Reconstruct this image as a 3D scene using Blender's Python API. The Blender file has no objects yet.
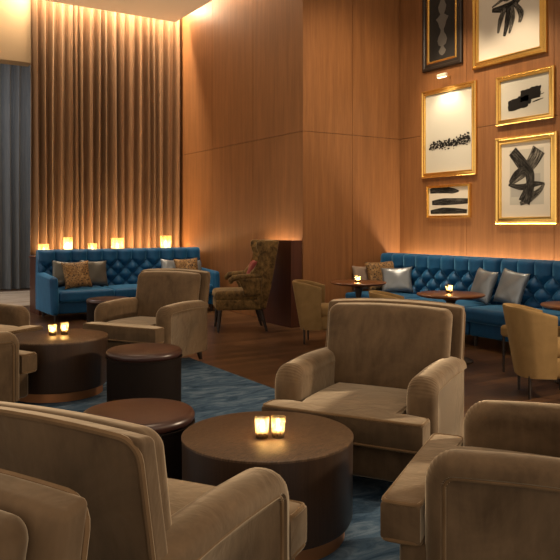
import bpy, bmesh, math, random
from mathutils import Vector, Matrix
random.seed(7)
S = bpy.context.scene
COL = S.collection
PI = math.pi

# ------------------------------------------------------------------ materials
def new_mat(name):
    m = bpy.data.materials.new(name); m.use_nodes = True
    nt = m.node_tree
    return m, nt, nt.nodes['Principled BSDF']

def N(nt, t, **kw):
    n = nt.nodes.new(t)
    for k, v in kw.items():
        setattr(n, k, v)
    return n

def coords(nt, scale=(1, 1, 1), rand=True, kind='Object'):
    tc = N(nt, 'ShaderNodeTexCoord')
    mp = N(nt, 'ShaderNodeMapping')
    mp.inputs['Scale'].default_value = scale
    nt.links.new(tc.outputs[kind], mp.inputs['Vector'])
    if rand:
        oi = N(nt, 'ShaderNodeObjectInfo')
        mul = N(nt, 'ShaderNodeMath', operation='MULTIPLY')
        mul.inputs[1].default_value = 37.0
        nt.links.new(oi.outputs['Random'], mul.inputs[0])
        nt.links.new(mul.outputs[0], mp.inputs['Location'])
    return mp.outputs['Vector']

def noise(nt, vec, scale, detail=4, rough=.55, dist=0.0):
    n = N(nt, 'ShaderNodeTexNoise')
    n.inputs['Scale'].default_value = scale
    n.inputs['Detail'].default_value = detail
    n.inputs['Roughness'].default_value = rough
    n.inputs['Distortion'].default_value = dist
    nt.links.new(vec, n.inputs['Vector'])
    return n.outputs['Fac']

def ramp(nt, fac, stops):
    r = N(nt, 'ShaderNodeValToRGB')
    el = r.color_ramp.elements
    while len(el) > 1:
        el.remove(el[-1])
    for i, (p, c) in enumerate(stops):
        e = el[0] if i == 0 else el.new(p)
        e.position = p
        e.color = (*c, 1) if len(c) == 3 else c
    nt.links.new(fac, r.inputs['Fac'])
    return r.outputs['Color']

def bump(nt, b, h, strength, dist=.01):
    n = N(nt, 'ShaderNodeBump')
    n.inputs['Strength'].default_value = strength
    n.inputs['Distance'].default_value = dist
    nt.links.new(h, n.inputs['Height'])
    nt.links.new(n.outputs['Normal'], b.inputs['Normal'])

def plain(name, col, rough=.6, metal=0, spec=.5, coat=0):
    m, nt, b = new_mat(name)
    b.inputs['Base Color'].default_value = (*col, 1)
    b.inputs['Roughness'].default_value = rough
    b.inputs['Metallic'].default_value = metal
    b.inputs['Specular IOR Level'].default_value = spec
    b.inputs['Coat Weight'].default_value = coat
    b.inputs['Coat Roughness'].default_value = .15
    return m

def velvet(name, dark, light, sheen, tint, scale=3.2, bumpy=.25):
    m, nt, b = new_mat(name)
    v = coords(nt)
    f = noise(nt, v, scale, 5, .6, .6)
    fs = noise(nt, coords(nt, (26, 26, 5)), 1.0, 4, .6, .4)
    mxs = N(nt, 'ShaderNodeMix', data_type='FLOAT'); mxs.inputs[0].default_value = .26
    nt.links.new(f, mxs.inputs[2]); nt.links.new(fs, mxs.inputs[3])
    c = ramp(nt, mxs.outputs[0], [(.30, dark), (.70, light)])
    nt.links.new(c, b.inputs['Base Color'])
    b.inputs['Roughness'].default_value = .75
    b.inputs['Specular IOR Level'].default_value = .15
    b.inputs['Sheen Weight'].default_value = sheen
    b.inputs['Sheen Roughness'].default_value = .38
    b.inputs['Sheen Tint'].default_value = (*tint, 1)
    f2 = noise(nt, v, 9, 3, .5, .5)
    bump(nt, b, f2, bumpy, .02)
    return m

def wood(name, dark, light, rough, sc=(14, 14, 1.1), coat=0, bmp=.08, spec=.4):
    m, nt, b = new_mat(name)
    v = coords(nt, sc)
    f = noise(nt, v, 1.6, 8, .62, .35)
    v2 = coords(nt, tuple(s * 6 for s in sc[:2]) + (sc[2] * 2.5,))
    f2 = noise(nt, v2, 2.2, 4, .6)
    mx = N(nt, 'ShaderNodeMix', data_type='FLOAT')
    mx.inputs[0].default_value = .4
    nt.links.new(f, mx.inputs[2]); nt.links.new(f2, mx.inputs[3])
    c = ramp(nt, mx.outputs[0], [(.33, dark), (.66, light)])
    nt.links.new(c, b.inputs['Base Color'])
    b.inputs['Roughness'].default_value = rough
    b.inputs['Specular IOR Level'].default_value = spec
    b.inputs['Coat Weight'].default_value = coat
    b.inputs['Coat Roughness'].default_value = .2
    bump(nt, b, mx.outputs[0], bmp, .004)
    return m

M = {}
M['taupe'] = velvet('taupe_velvet', (.045, .0265, .0125), (.138, .087, .046), .85, (1, .83, .60))
M['pipe_lit'] = velvet('taupe_piping_lit', (.085, .048, .020), (.17, .102, .05), .7, (1, .84, .6))  # lighter than the seat velvet: edge highlights put into the piping colour
M['blue'] = velvet('peacock_velvet', (.0022, .036, .105), (.006, .082, .200), .62, (.22, .62, 1), 2.5, .15)
M['blue'].node_tree.nodes['Principled BSDF'].inputs['Specular IOR Level'].default_value = .22
M['blue'].node_tree.nodes['Principled BSDF'].inputs['Roughness'].default_value = .55
M['tan'] = velvet('tan_upholstery', (.20, .122, .045), (.27, .168, .066), .2, (1, .85, .5), 6, .06)
M['brocade'] = velvet('brocade_velvet', (.035, .020, .008), (.20, .118, .038), .3, (1, .82, .5), 15, .2)
el = [n for n in M['brocade'].node_tree.nodes if n.type == 'VALTORGB'][0].color_ramp.elements
el[0].position, el[1].position = .36, .66
M['maroon'] = velvet('maroon_fabric', (.15, .028, .026), (.22, .045, .04), .2, (1, .5, .4))
M['silk'] = plain('grey_silk', (.20, .225, .25), .34, .45, .6)
M['dark_silk'] = plain('smoky_silk', (.095, .095, .085), .32, .4, .6)
M['taupe_cloth'] = plain('taupe_cloth', (.22, .16, .12), .8)
M['panel'] = wood('walnut_panelling', (.150, .061, .019), (.250, .107, .036), .5, (9, 9, .55), 0, .03)
M['panel_dark'] = wood('mahogany_panelling', (.05, .016, .008), (.085, .028, .014), .38, (9, 9, .6), 0, .03)
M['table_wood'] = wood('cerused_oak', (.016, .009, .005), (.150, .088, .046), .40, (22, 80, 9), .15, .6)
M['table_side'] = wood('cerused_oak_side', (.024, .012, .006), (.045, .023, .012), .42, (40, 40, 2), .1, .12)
M['cafe_wood'] = wood('cafe_top_wood', (.10, .032, .012), (.16, .055, .02), .28, (8, 30, 8), .3, .04)
M['dark_leg'] = plain('dark_wood_leg', (.018, .010, .006), .4)
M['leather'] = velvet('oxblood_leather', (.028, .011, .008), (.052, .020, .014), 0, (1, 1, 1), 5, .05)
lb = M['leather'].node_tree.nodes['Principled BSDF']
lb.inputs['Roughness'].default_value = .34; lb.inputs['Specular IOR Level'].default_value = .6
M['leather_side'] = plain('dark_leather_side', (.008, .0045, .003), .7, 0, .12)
M['copper'] = plain('copper', (.52, .22, .09), .38, .9)
M['gold'] = plain('gold_leaf', (.85, .55, .16), .24, .95)
M['black_frame'] = plain('black_lacquer', (.02, .014, .010), .4)
M['paper'] = plain('cream_paper', (.62, .57, .47), .8, 0, .2)
M['grey_paper'] = plain('grey_paper', (.46, .44, .37), .8, 0, .2)
M['black_paper'] = plain('black_paper', (.022, .02, .018), .7, 0, .2)
M['stipple'] = plain('grey_stipple', (.13, .12, .105), .9, 0, .1)
M['grey_wash'] = plain('grey_wash', (.36, .35, .31), .9, 0, .1)
M['ceiling'] = plain('painted_ceiling', (.84, .76, .66), .9, 0, .2)
M['soffit'] = plain('painted_soffit', (.42, .31, .19), .9, 0, .2)
M['brass'] = plain('brass', (.7, .5, .22), .35, .9)
M['wax'] = plain('wax', (.85, .75, .55), .6)
M['ink_solid'] = plain('ink', (.012, .011, .010), .8, 0, .1)

def ink(name, paper, cut=.5):
    m, nt, b = new_mat(name)
    v = coords(nt, (2.2, 26, 1), False, 'UV')
    f = noise(nt, v, 1.4, 5, .65)
    tc = N(nt, 'ShaderNodeTexCoord')
    c = ramp(nt, f, [(cut - .02, (.010, .009, .008)), (cut + .1, paper)])
    nt.links.new(c, b.inputs['Base Color'])
    b.inputs['Roughness'].default_value = .85
    b.inputs['Specular IOR Level'].default_value = .1
    return m
M['ink_wet'] = ink('wet_ink_stroke', (.30, .28, .24), .56)
M['ink_dry'] = ink('dry_ink_stroke', (.50, .46, .38), .53)

def floor_mat():
    m, nt, b = new_mat('dark_plank_floor')
    v = coords(nt, (1, 1, 1), False)
    br = N(nt, 'ShaderNodeTexBrick')
    br.inputs['Color1'].default_value = (.13, .066, .030, 1)
    br.inputs['Color2'].default_value = (.055, .027, .012, 1)
    br.inputs['Mortar'].default_value = (.012, .006, .004, 1)
    br.inputs['Scale'].default_value = 1
    br.inputs['Mortar Size'].default_value = .003
    br.inputs['Brick Width'].default_value = 1.6
    br.inputs['Row Height'].default_value = .13
    nt.links.new(v, br.inputs['Vector'])
    v2 = coords(nt, (1.2, 22, 1), False)
    f = noise(nt, v2, 2, 6, .6, .3)
    g = ramp(nt, f, [(.3, (.55, .55, .55)), (.7, (1.25, 1.2, 1.15))])
    mx = N(nt, 'ShaderNodeMix', data_type='RGBA', blend_type='MULTIPLY')
    mx.inputs[0].default_value = 1
    nt.links.new(br.outputs['Color'], mx.inputs[6]); nt.links.new(g, mx.inputs[7])
    nt.links.new(mx.outputs[2], b.inputs['Base Color'])
    b.inputs['Roughness'].default_value = .28
    b.inputs['Specular IOR Level'].default_value = .4
    bump(nt, b, f, .05, .004)
    return m
M['floor'] = floor_mat()

def rug_mat(name, stops, sc, scale):
    m, nt, b = new_mat(name)
    v = coords(nt, sc, False)
    f = noise(nt, v, scale, 7, .68, 1.0)
    c = ramp(nt, f, stops)
    nt.links.new(c, b.inputs['Base Color'])
    b.inputs['Roughness'].default_value = .95
    b.inputs['Specular IOR Level'].default_value = .03
    f2 = noise(nt, coords(nt, (1, 1, 1), False), 90, 3, .6)
    bump(nt, b, f2, .3, .01)
    return m
M['rug'] = rug_mat('blue_rug', [(.3, (.016, .040, .080)), (.5, (.066, .115, .180)), (.7, (.18, .245, .32))], (1.6, 4.5, 1), 2.0)
M['pale_rug'] = rug_mat('pale_rug', [(.35, (.34, .26, .18)), (.65, (.60, .50, .38))], (.6, 7, 1), 1.5)

def curtain_mat(name, dark, light, tr):
    m, nt, b = new_mat(name)
    v = coords(nt, (30, 30, 1.2), False)
    f = noise(nt, v, 2, 6, .6)
    c = ramp(nt, f, [(.3, dark), (.7, light)])
    nt.links.new(c, b.inputs['Base Color'])
    b.inputs['Roughness'].default_value = .7
    b.inputs['Sheen Weight'].default_value = .25
    b.inputs['Sheen Tint'].default_value = (1, .8, .55, 1)
    b.inputs['Specular IOR Level'].default_value = .2
    return m
M['curtain'] = curtain_mat('bronze_curtain', (.145, .072, .034), (.235, .128, .064), 0)
M['dark_curtain'] = curtain_mat('slate_curtain', (.075, .085, .095), (.13, .14, .145), 0)

def pattern_pillow_mat():
    m, nt, b = new_mat('gold_pattern_cloth')
    v = coords(nt, (1, 1, 1))
    vo = N(nt, 'ShaderNodeTexVoronoi'); vo.inputs['Scale'].default_value = 34
    f0 = noise(nt, v, 14, 4, .6, 1.5)
    nt.links.new(v, vo.inputs['Vector'])
    mx = N(nt, 'ShaderNodeMix', data_type='FLOAT'); mx.inputs[0].default_value = .55
    nt.links.new(vo.outputs['Distance'], mx.inputs[2]); nt.links.new(f0, mx.inputs[3])
    c = ramp(nt, mx.outputs[0], [(.40, (.035, .02, .012)), (.47, (.27, .15, .05)), (.55, (.10, .05, .02)), (.62, (.30, .18, .07))])
    nt.links.new(c, b.inputs['Base Color'])
    b.inputs['Roughness'].default_value = .6
    b.inputs['Specular IOR Level'].default_value = .3
    return m
M['gold_cloth'] = pattern_pillow_mat()

def emit(name, col, s):
    m, nt, b = new_mat(name)
    b.inputs['Base Color'].default_value = (*col, 1)
    b.inputs['Emission Color'].default_value = (*col, 1)
    b.inputs['Emission Strength'].default_value = s
    return m
M['flame'] = emit('flame', (1, .72, .35), 90)
M['lamp_lens'] = emit('lamp_lens', (1, .80, .5), 3)

def votive_glass(name, dimmer, clear):
    m, nt, b = new_mat(name)
    out = nt.nodes['Material Output']
    v = coords(nt, (1, 1, 1))
    vo = N(nt, 'ShaderNodeTexVoronoi'); vo.inputs['Scale'].default_value = 95
    nt.links.new(v, vo.inputs['Vector'])
    c = ramp(nt, vo.outputs['Distance'], [(.0, (.02, .008, .003)), (.20, (.10, .045, .012)), (.34, (.80, .62, .36)), (.5, (.95, .85, .66))])
    dim = N(nt, 'ShaderNodeMix', data_type='RGBA', blend_type='MULTIPLY'); dim.inputs[0].default_value = 1
    dim.inputs[7].default_value = (dimmer, dimmer * .92, dimmer * .78, 1)
    nt.links.new(c, dim.inputs[6])
    tl = N(nt, 'ShaderNodeBsdfTranslucent'); nt.links.new(dim.outputs[2], tl.inputs['Color'])
    gl = N(nt, 'ShaderNodeBsdfGlossy'); gl.inputs['Roughness'].default_value = .15
    tp = N(nt, 'ShaderNodeBsdfTransparent'); tp.inputs['Color'].default_value = (1, .92, .8, 1)
    a = N(nt, 'ShaderNodeMixShader'); a.inputs[0].default_value = clear
    nt.links.new(c, tp.inputs['Color'])
    nt.links.new(tl.outputs[0], a.inputs[1]); nt.links.new(tp.outputs[0], a.inputs[2])
    d = N(nt, 'ShaderNodeMixShader'); d.inputs[0].default_value = .06
    nt.links.new(a.outputs[0], d.inputs[1]); nt.links.new(gl.outputs[0], d.inputs[2])
    nt.links.new(d.outputs[0], out.inputs['Surface'])
    return m
M['votive'] = votive_glass('mosaic_frosted_glass', .30, .50)
M['lantern'] = votive_glass('frosted_lantern_glass', 1.0, .40)

# ------------------------------------------------------------------ object helpers
def mesh_obj(name, bm, mats, parent=None, loc=(0, 0, 0), rot=(0, 0, 0), sharp=40, fix=True):
    if fix:
        bmesh.ops.recalc_face_normals(bm, faces=bm.faces[:])
    me = bpy.data.meshes.new(name)
    bm.to_mesh(me); bm.free()
    if not isinstance(mats, (list, tuple)):
        mats = [mats]
    for m in mats:
        me.materials.append(M[m] if isinstance(m, str) else m)
    for p in me.polygons:
        p.use_smooth = True
    me.set_sharp_from_angle(angle=math.radians(sharp))
    o = bpy.data.objects.new(name, me)
    COL.objects.link(o)
    o.parent = parent
    o.location = loc; o.rotation_euler = rot
    return o

def tag(o, label, cat, group=None):
    o['label'] = label; o['category'] = cat
    if group:
        o['group'] = group
    return o

def thing(name, label, cat, loc, rotz=0, group=None):
    o = bpy.data.objects.new(name, None)
    o.empty_display_size = .1
    COL.objects.link(o)
    o.location = loc; o.rotation_euler = (0, 0, rotz)
    return tag(o, label, cat, group)

def struct(name, bm, mats, **kw):
    o = mesh_obj(name, bm, mats, **kw)
    o['kind'] = 'structure'
    return o

def face_to(fx, fy):            # local -Y turned to the room direction (fx, fy)
    return math.atan2(fx, -fy)

def dup(root, loc, rotz, label):
    r = root.copy(); COL.objects.link(r)
    r.location = loc; r.rotation_euler = (0, 0, rotz)
    r['label'] = label
    for ch in list(root.children):
        c = ch.copy(); COL.objects.link(c); c.parent = r
        for g in list(ch.children):
            d = g.copy(); COL.objects.link(d); d.parent = c
    return r

# ------------------------------------------------------------------ geometry helpers
def box(bm, x0, x1, y0, y1, z0, z1, mat=0):
    vs = [bm.verts.new(p) for p in ((x0, y0, z0), (x1, y0, z0), (x1, y1, z0), (x0, y1, z0),
                                    (x0, y0, z1), (x1, y0, z1), (x1, y1, z1), (x0, y1, z1))]
    for f in ((0, 3, 2, 1), (4, 5, 6, 7), (0, 1, 5, 4), (1, 2, 6, 5), (2, 3, 7, 6), (3, 0, 4, 7)):
        fc = bm.faces.new([vs[i] for i in f]); fc.material_index = mat
    return vs

def axis_samples(h, r, mid, k=3):
    inner = h - r
    a = [-(inner + r * math.tan(math.radians(45 * i / k))) for i in range(k, 0, -1)]
    m = [-inner + 2 * inner * i / mid for i in range(mid + 1)]
    return a + m + [-q for q in reversed(a)]

def rbox(bm, c, size, r, bulge=(0, 0, 0), mid=8, xf=None, k=3, mat=0):
    h = [s / 2 for s in size]
    r = min(r, min(h) * .999)
    ax = [axis_samples(hh, r, mid, k) for hh in h]
    cache = {}
    def vert(p):
        key = tuple(round(q, 5) for q in p)
        if key in cache:
            return cache[key]
        inn = Vector([max(-(hh - r), min(hh - r, q)) for hh, q in zip(h, p)])
        d = Vector(p) - inn
        if d.length > 1e-9:
            d.normalize()
        q = inn + d * r
        n = [max(-1, min(1, q[i] / h[i])) for i in range(3)]
        q = Vector((q[0] + bulge[0] * n[0] * (1 - n[1] ** 2) * (1 - n[2] ** 2),
                    q[1] + bulge[1] * n[1] * (1 - n[0] ** 2) * (1 - n[2] ** 2),
                    q[2] + bulge[2] * n[2] * (1 - n[0] ** 2) * (1 - n[1] ** 2)))
        q += Vector(c)
        if xf:
            q = Vector(xf(q))
        v = bm.verts.new(q)
        cache[key] = v
        return v
    for a in range(3):
        b, d = (a + 1) % 3, (a + 2) % 3
        for s in (-1, 1):
            for i in range(len(ax[b]) - 1):
                for j in range(len(ax[d]) - 1):
                    q = []
                    for (u, w) in ((i, j), (i + 1, j), (i + 1, j + 1), (i, j + 1)):
                        p = [0, 0, 0]; p[a] = s * h[a]; p[b] = ax[b][u]; p[d] = ax[d][w]
                        q.append(vert(p))
                    try:
                        f = bm.faces.new(q if s > 0 else q[::-1]); f.material_index = mat
                    except ValueError:
                        pass

def tube(bm, pts, r, seg=8, closed=False, mat=0):
    pts = [Vector(p) for p in pts]
    n = len(pts); rings = []
    ref = None
    for i, p in enumerate(pts):
        a = pts[(i - 1) % n] if (closed or i > 0) else p
        b = pts[(i + 1) % n] if (closed or i < n - 1) else p
        t = (b - a).normalized()
        if ref is None:
            ref = Vector((0, 0, 1)) if abs(t.z) < .9 else Vector((1, 0, 0))
        u = (ref - t * ref.dot(t)).normalized(); ref = u
        w = t.cross(u)
        rr = r[i] if isinstance(r, (list, tuple)) else r
        rings.append([bm.verts.new(p + (u * math.cos(2 * PI * k / seg) + w * math.sin(2 * PI * k / seg)) * rr) for k in range(seg)])
    for i in range(n if closed else n - 1):
        A, B = rings[i], rings[(i + 1) % n]
        for k in range(seg):
            f = bm.faces.new((A[k], A[(k + 1) % seg], B[(k + 1) % seg], B[k])); f.material_index = mat
    if not closed:
        bm.faces.new(rings[0][::-1]).material_index = mat
        bm.faces.new(rings[-1]).material_index = mat

def lathe(bm, prof, seg=48, c=(0, 0, 0), mat=0):
    rings = []
    for (r, z) in prof:
        if r < 1e-6:
            rings.append([bm.verts.new((c[0], c[1], c[2] + z))])
        else:
            rings.append([bm.verts.new((c[0] + r * math.cos(2 * PI * k / seg), c[1] + r * math.sin(2 * PI * k / seg), c[2] + z)) for k in range(seg)])
    for A, B in zip(rings[:-1], rings[1:]):
        for k in range(seg):
            k2 = (k + 1) % seg
            if len(A) == 1 and len(B) == 1:
                continue
            if len(A) == 1:
                f = bm.faces.new((A[0], B[k2], B[k]))
            elif len(B) == 1:
                f = bm.faces.new((A[k], A[k2], B[0]))
            else:
                f = bm.faces.new((A[k], A[k2], B[k2], B[k]))
            f.material_index = mat

def taper_leg(bm, x, y, z0, z1, r0, r1, dx=0, dy=0, seg=10):
    tube(bm, [(x + dx, y + dy, z0), (x + dx * .5, y + dy * .5, (z0 + z1) / 2), (x, y, z1)], [r0, (r0 + r1) / 2, r1], seg)
    for v in bm.verts:
        if v.co.z < z0 + .012: v.co.z = z0

def slab(bm, poly, z0, z1, bev=.02, seg=3, crown=0, cells=None):
    """flat outline poly (ccw, xy) extruded z0..z1 with rounded edges"""
    bot = [bm.verts.new((p[0], p[1], z0)) for p in poly]
    top = [bm.verts.new((p[0], p[1], z1)) for p in poly]
    fs = [bm.faces.new(bot[::-1]), bm.faces.new(top)]
    n = len(poly)
    for i in range(n):
        fs.append(bm.faces.new((bot[i], bot[(i + 1) % n], top[(i + 1) % n], top[i])))
    if bev:
        es = list({e for f in fs for e in f.edges})
        bmesh.ops.bevel(bm, geom=es, offset=bev, segments=seg, affect='EDGES', profile=.5, clamp_overlap=True)

def masked(bm, xs, ys, inside, z0, z1, bev, seg=4, crown=None):
    """block over the grid cells whose centre passes inside(), rounded rims, crowned top"""
    V = {}
    def v(i, j, t):
        if (i, j, t) not in V:
            V[(i, j, t)] = bm.verts.new((xs[i], ys[j], z1 if t else z0))
        return V[(i, j, t)]
    cell = {(i, j) for i in range(len(xs) - 1) for j in range(len(ys) - 1)
            if inside((xs[i] + xs[i + 1]) / 2, (ys[j] + ys[j + 1]) / 2)}
    rim = []
    for (i, j) in cell:
        bm.faces.new((v(i, j, 1), v(i + 1, j, 1), v(i + 1, j + 1, 1), v(i, j + 1, 1)))
        bm.faces.new((v(i, j + 1, 0), v(i + 1, j + 1, 0), v(i + 1, j, 0), v(i, j, 0)))
        for (di, dj, a, b) in ((0, -1, (i, j), (i + 1, j)), (1, 0, (i + 1, j), (i + 1, j + 1)),
                               (0, 1, (i + 1, j + 1), (i, j + 1)), (-1, 0, (i, j + 1), (i, j))):
            if (i + di, j + dj) not in cell:
                f = bm.faces.new((v(*a, 0), v(*b, 0), v(*b, 1), v(*a, 1)))
                rim.append(f)
    es = set()
    for f in rim:
        for e in f.edges:
            hz = abs(e.verts[0].co.z - e.verts[1].co.z) < 1e-6
            if hz:
                es.add(e)
            elif e.calc_face_angle(0) > .5:
                es.add(e)
    bmesh.ops.bevel(bm, geom=list(es), offset=bev, segments=seg, affect='EDGES', profile=.5, clamp_overlap=True)
    if crown:
        for w in bm.verts:
            if w.co.z > z1 - .02:
                w.co.z += crown(w.co.x, w.co.y)

def strip(bm, rows, close_u=False, mat=0):
    """quads between equal-length rows of points"""
    R = [[bm.verts.new(p) for p in r] for r in rows]
    for A, B in zip(R[:-1], R[1:]):
        n = len(A)
        for k in range(n if close_u else n - 1):
            f = bm.faces.new((A[k], A[(k + 1) % n], B[(k + 1) % n], B[k])); f.material_index = mat
    return R

# ------------------------------------------------------------------ room shell
H_CEIL = 5.085
XW, XP, YP, YB = 5.53, 7.31, 8.14, 12.34        # left wall, picture wall, pillar face, curtain wall

bm = bmesh.new(); box(bm, -5.5, 7.6, -2.5, 17.2, -.12, 0); struct('floor', bm, 'floor')
bm = bmesh.new()
box(bm, -5.5, XW - .26, -2.5, 11.86, H_CEIL, H_CEIL + .12)
box(bm, XW - .26, 7.6, -2.5, YP, H_CEIL, H_CEIL + .12)
box(bm, -5.5, XW + .3, -2.5, 12.6, H_CEIL + .42, H_CEIL + .5)
box(bm, -5.5, 5.6, 12.6, 17.2, H_CEIL + .42, H_CEIL + .5)
struct('ceiling', bm, 'ceiling')

def panels(bm, axis, plane, thick, cuts, zc, gap=.006):
    """panelled wall: rectangles along one axis with shadow gaps over a backing"""
    for a0, a1 in zip(cuts[:-1], cuts[1:]):
        for z0, z1 in zip(zc[:-1], zc[1:]):
            g = gap / 2
            if axis == 'y':
                box(bm, plane, plane + thick, a0 + g, a1 - g, z0 + g, z1 - g)
            else:
                box(bm, a0 + g, a1 - g, plane, plane + thick, z0 + g, z1 - g)
    if axis == 'y':
        box(bm, plane + thick * .5, plane + thick * 2, cuts[0], cuts[-1], zc[0], zc[-1], 1)
    else:
        box(bm, cuts[0], cuts[-1], plane + thick * .5, plane + thick * 2, zc[0], zc[-1], 1)
ZC = [0, 2.717, 5.6]
bm = bmesh.new(); panels(bm, 'y', XW, .03, [YP + .001, 9.52, 10.9, 12.3], ZC); struct('wall_left', bm, ['panel', 'panel_dark'])
bm = bmesh.new(); panels(bm, 'x', YP, .03, [XW + .001, 6.40, XP + .06], ZC); struct('wall_pillar', bm, ['panel', 'panel_dark'])
bm = bmesh.new(); panels(bm, 'y', XP, .03, [-2.5, -.1, 1.28, 2.66, 4.04, 5.42, 6.8, YP - .001], ZC); struct('wall_right', bm, ['panel', 'panel_dark'])
bm = bmesh.new()
box(bm, 2.97, 5.6, YB, YB + .25, 0, 5.6)
struct('wall_back', bm, 'soffit')
bm = bmesh.new()
box(bm, -5.5, 2.86, 12.26, YB + .25, 4.13, 5.6)
struct('wall_soffit', bm, 'soffit')
bm = bmesh.new(); box(bm, -5.5, 4.7, 16.6, 16.8, 0, 5.6); box(bm, 4.5, 4.7, 12.6, 16.6, 0, 5.6)
struct('wall_far', bm, 'soffit')
bm = bmesh.new(); box(bm, 2.76, XW - .01, 11.42, 12.02, 0, .88)
box(bm, 2.74, XW - .01, 11.40, 12.02, .88, .91)
struct('trim_ledge', bm, 'panel_dark')
bm = bmesh.new(); box(bm, 5.345, 5.42, YP + .02, 9.05, 0, 1.2); box(bm, 5.42, XW - .004, YP + .02, YP + .05, 0, 1.2)
struct('trim_partition', bm, 'panel_dark')

# curtains
def curtain(name, x0, x1, y, z0, z1, pitch, amp, mat, label, seed):
    rnd = random.Random(seed)
    bm = bmesh.new()
    xs = []; ph = 0; n = int((x1 - x0) / .011)
    ps = [rnd.uniform(.65, 1.45) for _ in range(400)]
    am = [rnd.uniform(.55, 1.15) for _ in range(400)]
    rows = []
    phase = [0]
    for i in range(n):
        k = int(phase[-1]) % 400
        phase.append(phase[-1] + (x1 - x0) / n / (pitch * ps[k]))
    for j in range(13):
        t = j / 12; row = []
        for i in range(n + 1):
            p = phase[i]; k = int(p) % 400
            f = p - int(p)
            a = am[k] * (1 - f) + am[(k + 1) % 400] * f
            s = math.sin(2 * PI * p)
            s = math.copysign(abs(s) ** .8, s) + .25 * math.sin(4 * PI * p + k)
            row.append((x0 + (x1 - x0) * i / n + .012 * math.sin(t * 3 + p * 1.3), y + amp * a * s * (.8 + .25 * (1 - t)), z0 + (z1 - z0) * t))
        rows.append(row)
    strip(bm, rows)
    back = [[(p[0], p[1] + .012, p[2]) for p in r] for r in rows]
    strip(bm, back)
    return tag(mesh_obj(name, bm, mat, sharp=80, fix=False), label, 'curtain')
curtain('curtain', 2.80, XW - .03, 12.15, .915, 5.5, .135, .085, 'curtain',
        'tall bronze pleated curtain lit from above behind the blue sofa', 3)
curtain('curtain', -5.0, 4.4, 16.4, .01, 5.0, .30, .08, 'dark_curtain',
        'slate grey pleated curtain hanging far back at the left edge', 5)

# rugs
bm = bmesh.new(); slab(bm, [(-2.2, -1.6), (3.2, -1.6), (3.2, 6.85), (-2.2, 6.85)], 0.001, .014, .004, 2)
tag(mesh_obj('rug', bm, 'rug'), 'large mottled blue rug under the taupe armchairs', 'rug')
bm = bmesh.new(); slab(bm, [(-3.4, 12.85), (3.9, 12.85), (3.9, 15.8), (-3.4, 15.8)], 0.001, .014, .004, 2)
tag(mesh_obj('rug', bm, 'pale_rug'), 'pale streaked rug in front of the slate grey curtain', 'rug')
RZ = .0145

# ------------------------------------------------------------------ club armchair
def recl(q, k=.2, z0=.30):
    z = q[2]
    return (q[0], q[1] + max(0, z - z0) * k, z)

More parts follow.
